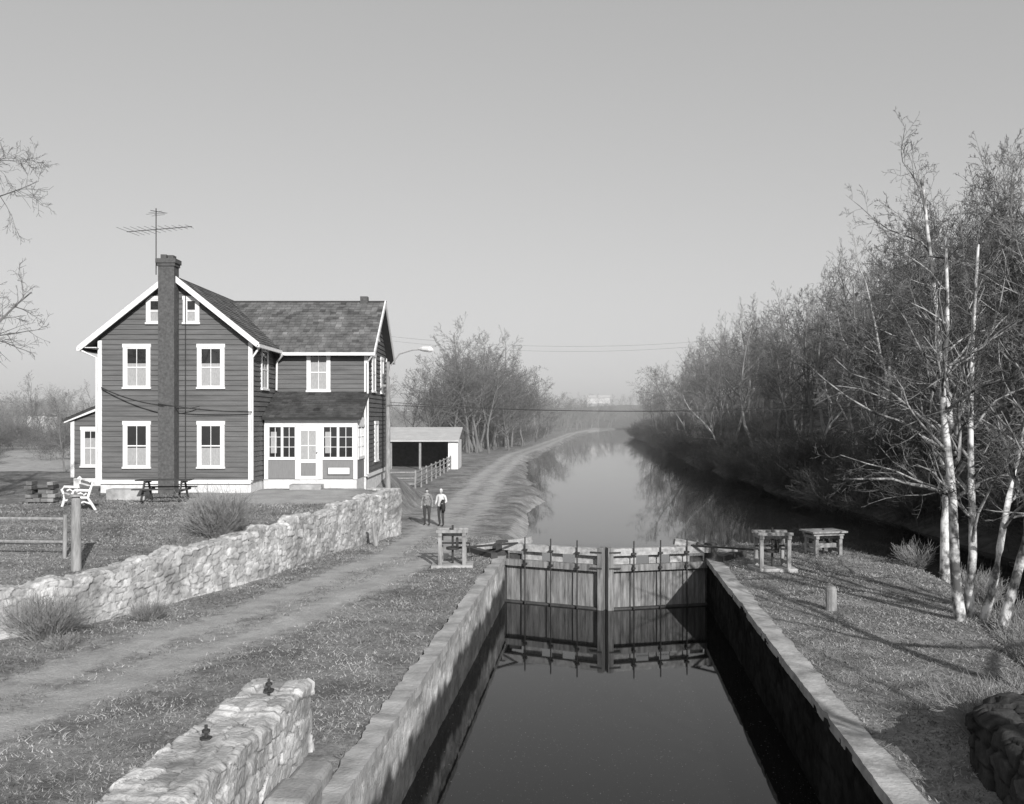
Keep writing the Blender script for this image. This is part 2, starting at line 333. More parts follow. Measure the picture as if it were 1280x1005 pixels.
def winch(name,t,s,rot,w=.85,d=.7,h=1.0,slab=True,table=False):
    e=empty(name,(t,s,float(height(t,s,False))),rot); mb=MB([wood,iron,conc]); 
    if slab: mb.box(-.62,.62,-.45,.45,-.1,.1,2)
    z=.1 if slab else 0
    for x in(-w/2,w/2):
        for y in(-d/2,d/2): mb.box(x-.055,x+.055,y-.055,y+.055,z-.08,h,0)
        mb.box(x-.06,x+.06,-d/2-.1,d/2+.1,h,h+.1,0)
        mb.box(x-.045,x+.045,-d/2,d/2,z+.1,z+.2,0)
    for y in(-d/2,d/2): mb.box(-w/2-.12,w/2+.12,y-.06,y+.06,h+.102,h+.19,0)
    mb.box(-w/2,w/2,-.1,.1,h-.02,h+.06,0)
    mb.tube([(0,0,z),(0,0,h+.3)],.035,8,1); mb.tube([(0,0,h*.55),(0,0,h*.55+.07)],.2,16,1)
    mb.tube([(-w/2-.1,0,h*.75),(w/2+.15,0,h*.75)],.03,8,1); mb.tube([(.1,0,h*.75),(.17,0,h*.75)],.17,16,1)
    mb.tube([(w/2+.15,0,h*.75),(w/2+.15,0,h*.75-.3)],.02,6,1)
    if table: mb.box(-w/2-.2,w/2+.2,-d/2-.15,d/2+.15,h+.19,h+.25,0); mb.box(-w/2,w/2,-.2,.2,h*.45,h*.7,0)
    mb.build('frame',e,.008)
winch('lock_gate_winch',-4.4,27.5,.1,.72,.6,.95); winch('lock_gate_winch',5.1,27.8,.08,.8,.65,.95); winch('lock_gate_winch',7.35,31.1,.3,.85,.6,.55,False,True)
mb=MB([wood]); mb.tube([(0,0,-.2),(0,0,.5),(.0,0,.56)],[.13,.125,.09],12); mb.build('mooring_post',loc=(5.4,22.1,0),bevel=0)
mb=MB([wood]); mb.tube([(0,0,-.2),(-.12,0,.75)],[.09,.08],8); mb.build('wooden_stake',loc=(-7.9,32.2,0))
mb=MB([wood]); mb.tube([(0,0,-.2),(.0,0,1.68),(0,0,1.75)],[.115,.105,.07],14); mb.tube([(0,0,1.75),(0,0,1.79)],.15,12); mb.build('wooden_post',loc=(-11.9,20.0,.95))

# ---------------- house ----------------
house=empty('clapboard_house',(0,0,0),TH)
XL,XR,XC=-16.57,-10.5,-13.6; ZF=1.9; ZP=10.2; SL=.8
WX=-6.44; WY0,WY1=40.7,46.9; WYC=43.8; ZW=10.0; SW=.76; PY=38.7
sd=MB(siding)
def side(fr,z0,z1,lf,rf,step=.205):
    ox,oy,ux,uy,nx,ny=fr; z=z0
    P=lambda u,n,zz:(ox+ux*u+nx*n,oy+uy*u+ny*n,zz)
    while z<z1-.01:
        zb=min(z+step,z1); l0,r0,l1,r1=lf(z),rf(z),lf(zb),rf(zb)
        sd.add([P(l0,.042,z),P(r0,.042,z),P(r1,.006,zb),P(l1,.006,zb),P(l0,-.01,z),P(r0,-.01,z)],[(0,1,2,3),(4,5,1,0)]); z=zb
front=(0,37.0,1,0,0,-1); zl=ZP-.12
side(front,ZF,zl,lambda z:max(XL,XC-(ZP-.1-z)/SL),lambda z:min(XR,XC+(ZP-.1-z)/SL))
mright=(XR,0,0,1,1,0); side(mright,ZF,7.75,lambda z:37,lambda z:WY0)
mleft=(XL,0,0,1,-1,0); side(mleft,ZF,7.75,lambda z:37,lambda z:WY1)
wfront=(0,WY0,1,0,0,-1); side(wfront,ZF,7.65,lambda z:XR,lambda z:WX)
wright=(WX,0,0,1,1,0); side(wright,ZF,ZW-.1,lambda z:max(WY0,WYC-(ZW-.08-z)/SW),lambda z:min(WY1,WYC+(ZW-.08-z)/SW))
back=(0,WY1,1,0,0,1); side(back,ZF,7.7,lambda z:XL,lambda z:WX)
side((0,WY1+.01,1,0,0,1),7.7,zl,lambda z:max(XL,XC-(ZP-.1-z)/SL),lambda z:min(XR,XC+(ZP-.1-z)/SL))
LX=-19.1; LY0,LY1=40,44
side((0,LY0,1,0,0,-1),ZF,5.2,lambda z:max(LX,XL-(5.5-z)/.42) if z>4.45 else LX,lambda z:XL)
side((LX,0,0,1,-1,0),ZF,4.4,lambda z:LY0,lambda z:LY1)
sd.build('clapboard_siding',house)
fd=MB(found)
fd.box(XL+.01,XR-.01,37.03,WY1-.02,.9,ZF-.003); fd.box(XR-.01,WX-.03,WY0+.03,WY1-.02,.9,ZF-.003); fd.box(LX+.02,XL,LY0+.03,LY1,.9,ZF-.003)
fd.box(XR+.04,WX-.1,PY+.03,WY0+.03,.9,ZF-.003); fd.build('foundation',house)
tr=MB([white]); wn=MB([white,glass,curtain,siding])
def corner(x,y,z0,z1,sx,sy): tr.box(x-.07 if sx<0 else x-.09,x+.09 if sx<0 else x+.07,y-.06 if sy<0 else y-.08,y+.08 if sy<0 else y+.06,z0,z1)
corner(XL,37,ZF,7.6,-1,-1); corner(XR,37,ZF,7.55,1,-1); corner(WX,WY0,ZF,7.5,1,-1); corner(WX,WY1,ZF,7.5,1,1); corner(LX,LY0,ZF,4.35,-1,-1); 
tr.box(XL,XR,36.93,36.965,ZF-.06,ZF+.1); tr.box(WX+.045,WX+.065,WY0+.1,WY1-.1,ZF-.06,ZF+.1)
def window(fr,u,z0,z1,w,cur=(.0,1.,2),mun=True,tw=.13):
    a,b=u-w/2,u+w/2
    wn.fbox(fr,a,a+tw,.0,.075,z0,z1-.15); wn.fbox(fr,b-tw,b,.0,.075,z0,z1-.15)
    wn.fbox(fr,a-.02,b+.02,.0,.085,z1-.15,z1); wn.fbox(fr,a-.03,b+.03,.0,.11,z0-.07,z0)
    a+=tw;b-=tw; z1-=.15
    wn.fbox(fr,a,b,-.0,.044,z0,z1,1)
    h=z1-z0; c0,c1,_=cur
    wn.fbox(fr,a+.045,b-.045,.0,.0465,z0+h*c0+.03,z0+h*c1-.03,2) if c1>c0 else None
    zm=(z0+z1)/2
    wn.fbox(fr,a,a+.045,.0,.062,z0,z1); wn.fbox(fr,b-.045,b,.0,.062,z0,z1)
    wn.fbox(fr,a+.045,b-.045,.0,.061,z1-.05,z1); wn.fbox(fr,a+.045,b-.045,.0,.061,z0,z0+.06); wn.fbox(fr,a+.045,b-.045,.0,.068,zm-.025,zm+.025)
    if mun: wn.fbox(fr,u-.012,u+.012,.0,.055,z0+.06,zm-.025); wn.fbox(fr,u-.012,u+.012,.0,.055,zm+.025,z1-.05)
def fx(px,Y=37.): return (px-640)/1150*Y
for px in(171.5,264): 
    window(front,fx(px),5.72,7.46,1.1,(.0,.62,2)); 
    window(front,fx(px),2.52,4.36,1.1,(0,.47,2),True)
for px in(193.5,239.5): window(front,fx(px),8.32,9.38,.66,(0,.6,2),False,.13)
window(wfront,-8.55,5.7,7.44,1.05,(.0,.8,2))
window(mright,38.9,5.72,7.46,1.05,(0,.6,2)); window(wright,42.6,5.72,7.46,1.05,(0,.6,2)); window(wright,45.3,5.72,7.46,1.0,(0,.6,2))
window(wright,43.4,2.5,4.34,1.05,(0,.4,2)); window((0,LY0,1,0,0,-1),-18.3,2.4,4.1,.85,(0,.8,2)); window(wright,WYC,8.2,9.1,.7,(0,1,2),False)
wn.build('windows',house)
def rake(pa,pb,w=.06,h=.2): tr.beam(pa,pb,w,h)
fy=36.62
rake((XC,fy,ZP-.02),(-17.25,fy,ZP-.02-3.65*SL)); rake((XC,fy,ZP-.02),(-10.12,fy,ZP-.02-3.48*SL))
rx=-6.02; rake((rx,WYC,ZW-.02),(rx,40.3,ZW-.02-3.5*SW)); rake((rx,WYC,ZW-.02),(rx,47.3,ZW-.02-3.5*SW))
tr.box(-17.33,-17.2,36.6,47.2,7.16,7.30); tr.box(-10.17,-10.05,36.6,40.3,7.3,7.43); tr.box(-10.15,-6.0,40.22,40.34,7.22,7.35)
tr.box(-17.2,XL,36.66,47.1,7.28,7.31)
tr.box(XR+.1,WX,WY0-.05,WY0-.044,7.3,7.5)
for pts in([(-10.1,36.9,7.35),(-10.2,36.85,7.2),(-10.4,36.84,6.9),(-10.4,36.84,2.0)],[(-17.25,36.7,7.2),(-16.65,36.86,6.9),(-16.65,36.86,2)],[(-6.1,40.28,7.25),(-6.35,40.5,6.95),(-6.36,40.56,2)],[(-9.98,40.2,7.28),(-10.35,40.5,6.95),(-10.38,40.55,5.7)]):
    tr.tube(pts,.045,8)
rake((LX-.3,LY0-.2,4.34),(XL+.1,LY0-.2,5.45),.05,.16)
tr.build('trim_and_gutters',house)
rf=MB([slate,deck]); rr=random.Random(3)
def shing(p,e,q,Le,Lq,cw=.27,ch=.22,k=1.):
    p=Vector(p);e=Vector(e).normalized();q=Vector(q).normalized();n=e.cross(q).normalized()
    if n.z<0:n=-n
    a=[p,p+e*Le,p+e*Le+q*Lq,p+q*Lq]; b=[x-n*.1 for x in a]
    rf.add(b+[x-n*.004 for x in a],[(3,2,1,0),(4,5,6,7),(0,1,5,4),(1,2,6,5),(2,3,7,6),(3,0,4,7)],1)
    r=0
    while r*ch<Lq:
        y0=r*ch; y1=min(y0+ch+.04,Lq+.02); x=-(r%2)*cw/2
        while x<Le:
            w=cw*rr.uniform(.9,1.1); x0=max(x,0)+.006; x1=min(x+w,Le)-.006
            if x1>x0+.02:
                l=rr.uniform(.018,.034); dy=rr.uniform(-.015,.015)
                c=[p+e*x0+q*(y0+dy)+n*l,p+e*x1+q*(y0+dy)+n*l,p+e*x1+q*y1+n*.004,p+e*x0+q*y1+n*.004]
                d=[p+e*x0+q*(y0+dy),p+e*x1+q*(y0+dy)]
                rf.add(c+d,[(0,1,2,3),(4,5,1,0)],0,k*rr.uniform(.8,1.2)*(1.35 if rr.random()<.06 else 1)*(.6 if rr.random()<.05 else 1))
            x+=w
        r+=1
g=math.hypot(1,SL)
shing((-10.08,36.6,ZP-3.52*SL),(0,1,0),(-1,0,SL),10.6,3.52*g); shing((-17.28,36.6,ZP-3.68*SL),(0,1,0),(1,0,SL),10.6,3.68*g)
g2=math.hypot(1,SW)
shing((-13.3,40.26,ZW-3.54*SW),(1,0,0),(0,1,SW),7.3,3.54*g2)
shing((-13.3,47.34,ZW-3.54*SW),(1,0,0),(0,-1,SW),7.3,3.54*g2)
shing((-10.44,38.35,4.5),(1,0,0),(0,2.33,1.15),4.15,math.hypot(2.33,1.15),k=.5)
shing((LX-.35,LY0-.25,4.4),(0,1,0),(1,0,.42),4.4,2.85*math.hypot(1,.42))
rf.box(-13.3,-5.98,WYC-.07,WYC+.07,ZW-.0,ZW+.05,1)
rf.build('slate_roof',house)
ch=MB([brick,deck]); ch.box(-14.02,-13.38,36.42,36.96,.9,10.75); ch.box(-14.06,-13.34,36.38,37.0,10.5,10.62); ch.box(-14.1,-13.3,36.34,37.04,10.62,10.8); ch.box(-13.95,-13.72,36.5,36.85,10.8,10.98); ch.box(-13.66,-13.44,36.5,36.85,10.8,10.95)
ch.box(-7.2,-6.85,WYC-.2,WYC+.2,9.7,10.25); ch.build('brick_chimney',house,.01)
po=MB([white,glass,panel,curtain,conc]); pf=(0,PY,1,0,0,-1); PX0,PX1=-10.42,WX-.06
po.fbox(pf,PX0,PX1,-.1,.0,4.18,4.5); po.box(PX1-.1,PX1-.001,PY+.11,WY0-.05,4.18,4.5)
for x in(PX0,PX0+1.33,-8.13,-6.67): po.fbox(pf,x,x+.16,-.12,.03,ZF,4.18)
po.fbox(pf,-9.12,-9.0,-.1,.02,ZF,4.18)
po.fbox(pf,PX0+.16,PX0+1.33,-.1,-.02,ZF+.02,2.72,2); po.fbox(pf,-7.97,-6.67,-.1,-.02,ZF+.02,2.72,2)
def bank(fr,a,b,n):
    po.fbox(fr,a,b,-.1,.02,2.72,2.84); po.fbox(fr,a,b,-.1,.02,4.1,4.178)
    po.fbox(fr,a,b,-.09,-.05,2.84,4.1,1); w=(b-a)/n
    for i in range(n):
        x=a+w*i; po.fbox(fr,x,x+.05,-.05,.01,2.84,4.1); po.fbox(fr,x+w-.05,x+w-.001,-.05,.01,2.84,4.1)
        po.fbox(fr,x+w/2-.012,x+w/2+.012,-.05,-.02,2.84,4.1)
        for k in(1,2): po.fbox(fr,x+.05,x+w-.05,-.05,-.018,2.84+k*.42-.012,2.84+k*.42+.012)
    po.fbox(fr,a+.1,a+.35,-.09,-.045,3.0,3.9,3)
bank(pf,PX0+.16,PX0+1.33,2); bank(pf,-7.97,-6.67,2); bank((PX1,0,0,1,1,0),PY+.14,WY0-.1,2)
po.box(PX1-.1,PX1-.02,PY+.03,WY0-.05,ZF+.02,2.72,2); po.box(PX1-.1,PX1+.0,WY0-.1,WY0-.04,ZF,4.18)
po.fbox(pf,-9.0,-8.13,-.1,.0,ZF,4.17); po.fbox(pf,-8.88,-8.25,.0,.015,2.75,3.95,3); po.fbox(pf,-8.88,-8.25,.0,.016,2.05,2.6,2)
po.fbox(pf,-8.58,-8.55,.015,.03,2.75,3.95); po.fbox(pf,-8.88,-8.25,.015,.03,3.3,3.34); po.fbox(pf,-8.22,-8.18,.0,.07,3.0,3.05,1)
po.fbox(pf,-9.2,-7.9,.04,.7,1.5,1.72,4); po.fbox(pf,-7.75,-6.8,.02,.05,2.1,2.42,2); po.fbox(pf,-7.72,-6.83,.05,.056,2.13,2.39,0)
po.build('glazed_porch',house,.004)
an=MB(iron); ax,ay=-14.2,36.7
an.tube([(ax,ay,10.2),(ax,ay,12.85)],.02,6); an.tube([(ax-1.25,ay+.2,11.95),(ax+1.5,ay-.2,12.08)],.014,6)
for i in range(11):
    f=i/10; x=ax-1.2+2.6*f; l=.85-.5*f; yy=ay+.2-.4*f; an.tube([(x-.12*l,yy-l,11.96+.12*f),(x+.12*l,yy+l,11.96+.12*f)],.007,4)
an.tube([(ax-.1,ay-.3,12.7),(ax+.3,ay+.3,12.72)],.012,5)
for i in range(4): an.tube([(ax-.3+.05*i,ay-.25+.15*i,12.55+.1*(i%2)),(ax+.25+.05*i,ay-.3+.15*i,12.6+.1*(i%2))],.007,4)
an.tube([(ax,ay,10.6),(ax+.25,ay,10.62)],.015,5); an.build('tv_antenna',house)
cb=MB(iron)
def sag(mb,a,b,s,r=.012,n=24):
    a=Vector(a);b=Vector(b); mb.tube([a.lerp(b,i/n)-Vector((0,0,s*4*(i/n)*(1-i/n))) for i in range(n+1)],r,5)
sag(cb,(-16.45,36.85,5.7),(-14.0,36.36,5.0),.1,.026); sag(cb,(-14.0,36.36,5.05),(-10.4,36.8,4.72),.08,.026); sag(cb,(-14.0,36.36,5.0),(-12.5,36.8,4.95),.12,.016)
cb.tube([(-13.1,36.9,ZF),(-13.1,36.9,9.4)],.02,5); cb.build('service_cable',house)

lp=empty('street_lamp',(*W(-6.0,44.5),1.0),TH); mb=MB([wood,metalr,white])
mb.tube([(0,0,-.2),(0,0,6.2)],[.13,.09],10); mb.tube([(0,0,5.2),(.15,-.1,6.0),(.6,-.4,6.55),(1.3,-.8,6.72),(1.75,-1.05,6.72)],.035,8,1)
mb.tube([(1.6,-1.0,6.74),(1.8,-1.1,6.74),(2.15,-1.3,6.7),(2.3,-1.4,6.66)],[.05,.12,.14,.04],10,2); mb.box(-.3,.3,-.05,.05,5.0,5.1,0); mb.build('pole_and_arm',lp)
pw=MB(iron)
sag(pw,(*W(-6,44.3),5.1),(*W(28,52),5.6),.5,.015,40); sag(pw,(*W(-6,44.6),5.25),(*W(28,52),6.4),.9,.012,40)
sag(pw,(*W(-30,150),19),(*W(45,160),19),2.5,.015,40); sag(pw,(*W(-30,150),18.4),(*W(45,160),18.3),2.7,.015,40)
pw.build('power_lines')

# ---------------- open shed + fences ----------------
sh=empty('open_shed',(0,0,0),TH); mb=MB([woodd,metalr,white,wood])
g0=-.35
mb.add([(-17,84.7,2.4),(-4.9,84.7,2.4),(-4.9,91.5,3.55),(-17,91.5,3.55),(-17,84.7,2.28),(-4.9,84.7,2.28),(-4.9,91.5,3.43),(-17,91.5,3.43)],[(0,1,2,3),(7,6,5,4),(4,5,1,0),(5,6,2,1),(6,7,3,2),(7,4,0,3)],1)
mb.box(-17,-5,91,91.1,g0,3.3,0); mb.box(-5.15,-5.0,85,91.1,g0,2.35,2); mb.box(-17,-16.9,85,91,g0,2.3,0); mb.box(-5.9,-5.16,85,85.08,g0,2.27,2)
for x in(-13.5,-11.2,-8.5): mb.box(x-.1,x+.1,85,85.2,g0,2.3,3)
for i in range(12): mb.box(-13.4+i*.18,-13.4+i*.18+.16,85.02,85.06,g0,2.2,3)
mb.build('shed_structure',sh)
def railfence(name,a,b,n,h=1.1,rails=(.35,.7,1.0),m=wood,r=.05):
    mb=MB(m); ps=[]
    for i in range(n+1):
        x=a[0]+(b[0]-a[0])*i/n; y=a[1]+(b[1]-a[1])*i/n; z=float(height(x,y,False)); ps.append((x,y,z)); mb.tube([(x,y,z-.2),(x+random.uniform(-.03,.03),y,z+h)],r*1.4,7)
    for z in rails:
        for p,q in zip(ps[:-1],ps[1:]): mb.tube([(p[0],p[1],p[2]+z+random.uniform(-.03,.03)),(q[0],q[1],q[2]+z+random.uniform(-.03,.03))],r,6)
    return mb.build(name)
railfence('rail_fence',(-12.1,60),(-14,90),10,1.3,(.4,.8,1.15)); railfence('rail_fence',(-12.1,60),(-19,57),3,1.3,(.4,.8,1.15))
a=W(-10.9,22.4); b=W(-17,22.9); railfence('rail_fence',a,b,3,1.05,(.4,.95),wood,.035)

# ---------------- yard furniture ----------------
pt=empty('picnic_table',(*W(-12.6,33.4),1.5),TH+.08); mb=MB([woodd])
for i in range(5): mb.box(-.95,.95,-.37+i*.15,-.235+i*.15,.72,.76)
for y in(-.78,.55):
    for i in range(2): mb.box(-.95,.95,y+i*.13,y+.12+i*.13,.42,.46)
for x in(-.65,.65):
    mb.beam((x,-.65,0),(x,-.2,.72),.05,.09); mb.beam((x,.65,0),(x,.2,.72),.05,.09); mb.beam((x+.05,-.8,.38),(x+.05,.8,.38),.04,.08); mb.beam((x+.05,-.35,.68),(x+.05,.35,.68),.04,.08)
mb.build('table_and_seats',pt)
be=empty('garden_bench',(*W(-14.9,31.6),1.38),TH-.95); mb=MB([white,wood])
for x in(-.95,.95):
    mb.tube([(x,-.35,0),(x,-.28,.25),(x,-.3,.45),(x,-.1,.44),(x,.12,.42),(x,.25,.2),(x,.36,0)],.045,8)
    mb.tube([(x,.12,.42),(x,.2,.7),(x,.28,.95),(x,.22,1.02),(x,.16,.95)],.045,8)
    mb.tube([(x,-.3,.45),(x,-.36,.6),(x,-.28,.7),(x,-.05,.68),(x,.18,.66)],.045,8); mb.tube([(x,-.25,.2),(x,0,.3),(x,.25,.2)],.03,8)
    mb.tube([(x,-.2,.55),(x,-.1,.6),(x,0,.52),(x,.08,.58)],.03,6)
for i in range(5): mb.box(-.95,.95,-.3+i*.1,-.22+i*.1,.46,.49,0 if i==0 else 1)
for i in range(3): mb.beam((-.95,.16+i*.05,.6+i*.14),(.95,.16+i*.05,.6+i*.14),.03,.09,1)
mb.build('bench_frame',be)
st=empty('stone_barbecue',(*W(-17.1,33.5),1.45),.2); mb=MB([stoneD]); r=random.Random(5)
for k in range(5):
    for i in range(4):
        if 1<=i<=2 and 2<=k: continue
        x=-.5+i*.26+r.uniform(-.05,.05); y=r.uniform(-.06,.06); mb.box(x,x+r.uniform(.2,.27),-.3+y,.25+y,k*.15,k*.15+r.uniform(.12,.15),0,r.uniform(.6,2.4))
mb.box(-.25,.3,-.25,.2,.45,.48,0,.4)
mb.build('stones',st,.045)
mb=MB(conc); mb.box(-.75,.75,-.3,.3,-.1,.32); mb.build('concrete_slab',loc=(*W(-14.4,34.6),1.5),rot=TH,bevel=.03)

# ---------------- trees ----------------
def rperp(d,r):
    v=Vector((r.gauss(0,1),r.gauss(0,1),r.gauss(0,1))); v=v-d*v.dot(d); return v.normalized()
def gtree(seed,H,r0,cnt,mat,trunk=None,start=.28,rmin=.008,up=.05,ang=(.6,1.0),lr=.42,wob=.12,sides=(8,5,3,3,3),shl=(1,1,1,1,1)):
    r=random.Random(seed); mb=MB([mat]); NS=(9,6,4,3,2)
    def br(p,d,L,rad,lev,path=None):
        if path: pts=[Vector(q) for q in path]; n=len(pts)-1
        else:
            n=NS[lev]; pts=[p.copy()]; q=p.copy()
            for i in range(n):
                d=(d+Vector((r.gauss(0,wob),r.gauss(0,wob),r.gauss(0,wob)+up))).normalized(); q=q+d*(L/n); pts.append(q.copy())
        rads=[max(rad*(1-.78*(i/n)**.9),rmin*.8) for i in range(n+1)]
        mb.tube(pts,rads,sides[lev],0,False,shl[lev])
        if lev>=len(cnt): return
        for k in range(cnt[lev]):
            st=start if lev==0 else .18
            f=st+(1-st)*(k+r.random())/cnt[lev]; x=f*n; i=min(int(x),n-1); q=pts[i].lerp(pts[i+1],x-i); dd_=(pts[i+1]-pts[i]).normalized()
            a=r.uniform(*ang); cd=(dd_*math.cos(a)+rperp(dd_,r)*math.sin(a)).normalized()
            if lev==0 and cd.z<.1: cd.z=.15; cd.normalize()
            cl=L*lr*(1.3-.75*f)*r.uniform(.7,1.25); br(q,cd,cl,max(rads[i]*.55*(1.1-.3*f),rmin),lev+1)
    br(Vector((0,0,-.3)) if not trunk else Vector(trunk[0]),Vector((0,0,1)),H,r0,0,trunk)
    return mb
def smooth_path(pts,n=14):
    P=np.array(pts,float); u=np.linspace(0,1,len(P)); uu=np.linspace(0,1,n); out=[]
    for c in range(3):
        v=np.interp(uu,u,P[:,c]); v2=v.copy(); v2[1:-1]=(v[:-2]+2*v[1:-1]+v[2:])/4; out.append(v2)
    return list(zip(*[o.tolist() for o in out]))
def syct(pts,Y,H,r0,seed,cnt=(15,7,5,3),start=.3):
    w=[]
    for i,(X,z) in enumerate(pts): a,b=W(X,Y+.25*math.sin(i*1.7+seed)); w.append((a,b,z))
    mb=gtree(seed,H,r0,cnt,syc,trunk=smooth_path(w),start=start,rmin=.0055,ang=(.5,1.15),lr=.38,up=.03,wob=.2,shl=(1.1,.6,.38,.3,.3))
    return mb.build('sycamore_tree',smooth=True)
syct([(12.73,-.7),(12.85,1.0),(12.95,2.2),(13.06,3.6),(12.68,5.5),(12.6,7.8),(12.2,11.6)],27.2,12,.20,11,(22,8,6,3),.28)
syct([(10.1,-1.2),(9.9,.2),(9.74,1.4),(9.57,3.1),(9.39,4.9),(9.7,6.3),(9.5,8.2)],20.2,8.6,.15,12,(14,7,5,3),.45)
syct([(10.42,-1.2),(10.3,.5),(10.27,1.4),(10.17,3.8),(10.4,6.0),(10.5,8.4)],20.6,9,.13,13,(14,7,5,3),.4)
syct([(10.4,-1.3),(10.6,.2),(10.9,1.7),(11.3,3.6),(11.7,6),(11.9,8.5)],19.8,9,.13,14,(12,6,5,3),.4)
syct([(10.7,-1.4),(11.1,.6),(11.4,2.2),(12.2,5),(12.8,8)],21.4,9,.12,15,(12,6,5,3),.4)
def place(name,me,t,s,z,rot,sc): 
    o=link(name,me); o.location=(t,s,z); o.rotation_euler=(0,0,rot); o.scale=(sc,)*3; return o
mA=gtree(21,10.5,.2,(18,9,8,4),bark,start=.25,rmin=.0055,ang=(.6,1.1),lr=.46,up=.0,wob=.16).mesh('bare_tree_a')
place('bare_tree',mA,*W(-16.9,25.2),.9,.5,1.15)
mB=gtree(22,9.5,.24,(9,5,3),bark,start=.35,rmin=.012,ang=(.5,1.0),lr=.45,up=.03,wob=.14).mesh('bare_tree_b')
place('bare_tree',mB,9.4,10.6,-.6,2.1,1.0); place('bare_tree',mB,12.6,14.2,-.8,4.4,1.0); place('bare_tree',mB,9.0,3.5,-.4,1.1,1.0)
fm=[]
for i,(c,h) in enumerate([((15,8,6,3),11),((17,7,6,3),12.5),((14,9,6,3),10),((18,7,5,3),14)]):
    fm.append(gtree(40+i,h*.98,.15,c,barkh,start=(.22,.3,.24,.42)[i],rmin=.0095,ang=(.45,1.0),lr=(.42,.38,.43,.32)[i],up=.06,wob=.15,shl=(1.8,1.35,1.05,1,1)))
fmesh=[b.mesh('forest_tree') for b in fm]
def clone(me,mat,cap=None):
    n=me.copy(); n.materials[0]=mat
    if cap:
        a=n.attributes['shade'].data; v=np.zeros(len(a),np.float32); a.foreach_get('value',v); a.foreach_set('value',np.minimum(v,cap).astype(np.float32))
    return n
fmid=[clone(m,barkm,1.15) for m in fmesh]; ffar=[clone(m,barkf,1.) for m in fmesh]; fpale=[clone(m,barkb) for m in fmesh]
sb=gtree(60,2.4,.02,(10,6,3),barkh,start=.05,rmin=.009,ang=(.4,1.0),lr=.7,up=.03)
for k in range(5):
    x=gtree(61+k,2.4,.02,(8,6,3),barkh,start=.05,rmin=.009,ang=(.4,1.0),lr=.7,up=.03)
    ox,oy=random.uniform(-1.2,1.2),random.uniform(-1.2,1.2); sb.add([(v[0]*1+ox+v[2]*ox*.3,v[1]+oy+v[2]*oy*.3,v[2]) for v in x.v],x.f,0,.7)
shm=sb.mesh('undergrowth'); shmid=clone(shm,barkm)
forest_e=empty('hillside_forest'); r=random.Random(99)
def put(par,me,t,s,sc,nm,wd=1.):
    z=float(height(t,s,False))
    if z<-.95: return
    o=link(nm,me,par); o.location=(t,s,z-.15); o.rotation_euler=(r.uniform(-.06,.06),r.uniform(-.06,.06),r.uniform(0,6.28)); w_=sc**.6*wd; o.scale=(w_*r.uniform(.85,1.15),w_*r.uniform(.85,1.15),sc)
for s0,s1,num,dmax in[(31,60,75,36),(60,110,115,48),(110,200,130,60),(200,330,105,70),(330,520,80,90)]:
    for k in range(num):
        s=r.uniform(s0,s1); d=2.0+ (r.random()**1.15)*dmax; t=float(np.interp(s,TRs,TRt))+d
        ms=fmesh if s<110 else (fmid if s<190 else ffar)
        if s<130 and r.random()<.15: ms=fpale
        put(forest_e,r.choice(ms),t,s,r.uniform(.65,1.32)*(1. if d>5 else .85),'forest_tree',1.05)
for k in range(220):
    s=28+ (r.random()**1.6)*230; d=r.uniform(-.3,4.5)*(1+ (s>80)*.5); t=float(np.interp(s,TRs,TRt))+d
    put(forest_e,shm if s<140 else shmid,t,s,r.uniform(.4,1.15),'undergrowth')
row=empty('towpath_tree_row')
for k in range(60):
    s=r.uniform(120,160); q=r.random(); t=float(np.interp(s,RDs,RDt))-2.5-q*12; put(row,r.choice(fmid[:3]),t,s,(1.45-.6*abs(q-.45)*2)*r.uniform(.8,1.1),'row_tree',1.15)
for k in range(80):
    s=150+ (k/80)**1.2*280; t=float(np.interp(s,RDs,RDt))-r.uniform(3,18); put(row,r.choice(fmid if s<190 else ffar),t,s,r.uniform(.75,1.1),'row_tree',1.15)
for k in range(40):
    s=r.uniform(108,260); t=float(np.interp(s,RDs,RDt))-r.uniform(2.5,26); put(row,shmid,t,s,r.uniform(.6,1.3),'undergrowth')
far=empty('distant_trees')
for k in range(240):
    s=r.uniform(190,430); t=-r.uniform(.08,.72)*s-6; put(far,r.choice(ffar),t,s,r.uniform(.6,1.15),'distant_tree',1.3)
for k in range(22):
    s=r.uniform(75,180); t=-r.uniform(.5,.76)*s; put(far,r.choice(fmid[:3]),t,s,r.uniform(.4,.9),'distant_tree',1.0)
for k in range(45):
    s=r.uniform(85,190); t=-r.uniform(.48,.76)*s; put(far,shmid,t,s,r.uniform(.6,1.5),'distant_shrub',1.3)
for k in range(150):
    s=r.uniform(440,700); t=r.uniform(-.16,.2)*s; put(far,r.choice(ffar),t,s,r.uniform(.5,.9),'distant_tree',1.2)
offw=M('faded_white_wall',.6,.1,1)
fb=MB([offw,metalr]); fb.box(-8,8,-4,4,0,4); fb.add([(-8.5,-4.5,4),(8.5,-4.5,4),(8.5,4.5,4),(-8.5,4.5,4),(-8.5,0,6),(8.5,0,6)],[(0,1,5,4),(2,3,4,5),(0,4,3),(1,2,5)],1)
for i in range(5): fb.box(-7+i*2.8,-5.8+i*2.8,-4.02,-4.0,1.2,2.8,1)
fb.build('distant_house',loc=(*W(62,660),14.5)); fb2=MB([offw,barkf]); fb2.box(-2,2,-2,2,0,5.0); fb2.add([(-2.3,-2.3,5.0),(2.3,-2.3,5.0),(2.3,2.3,5.0),(-2.3,2.3,5.0),(0,0,6.4)],[(0,1,4),(1,2,4),(2,3,4),(3,0,4)],1)
fb2.build('distant_farm_building',loc=(*W(-97,190),0))
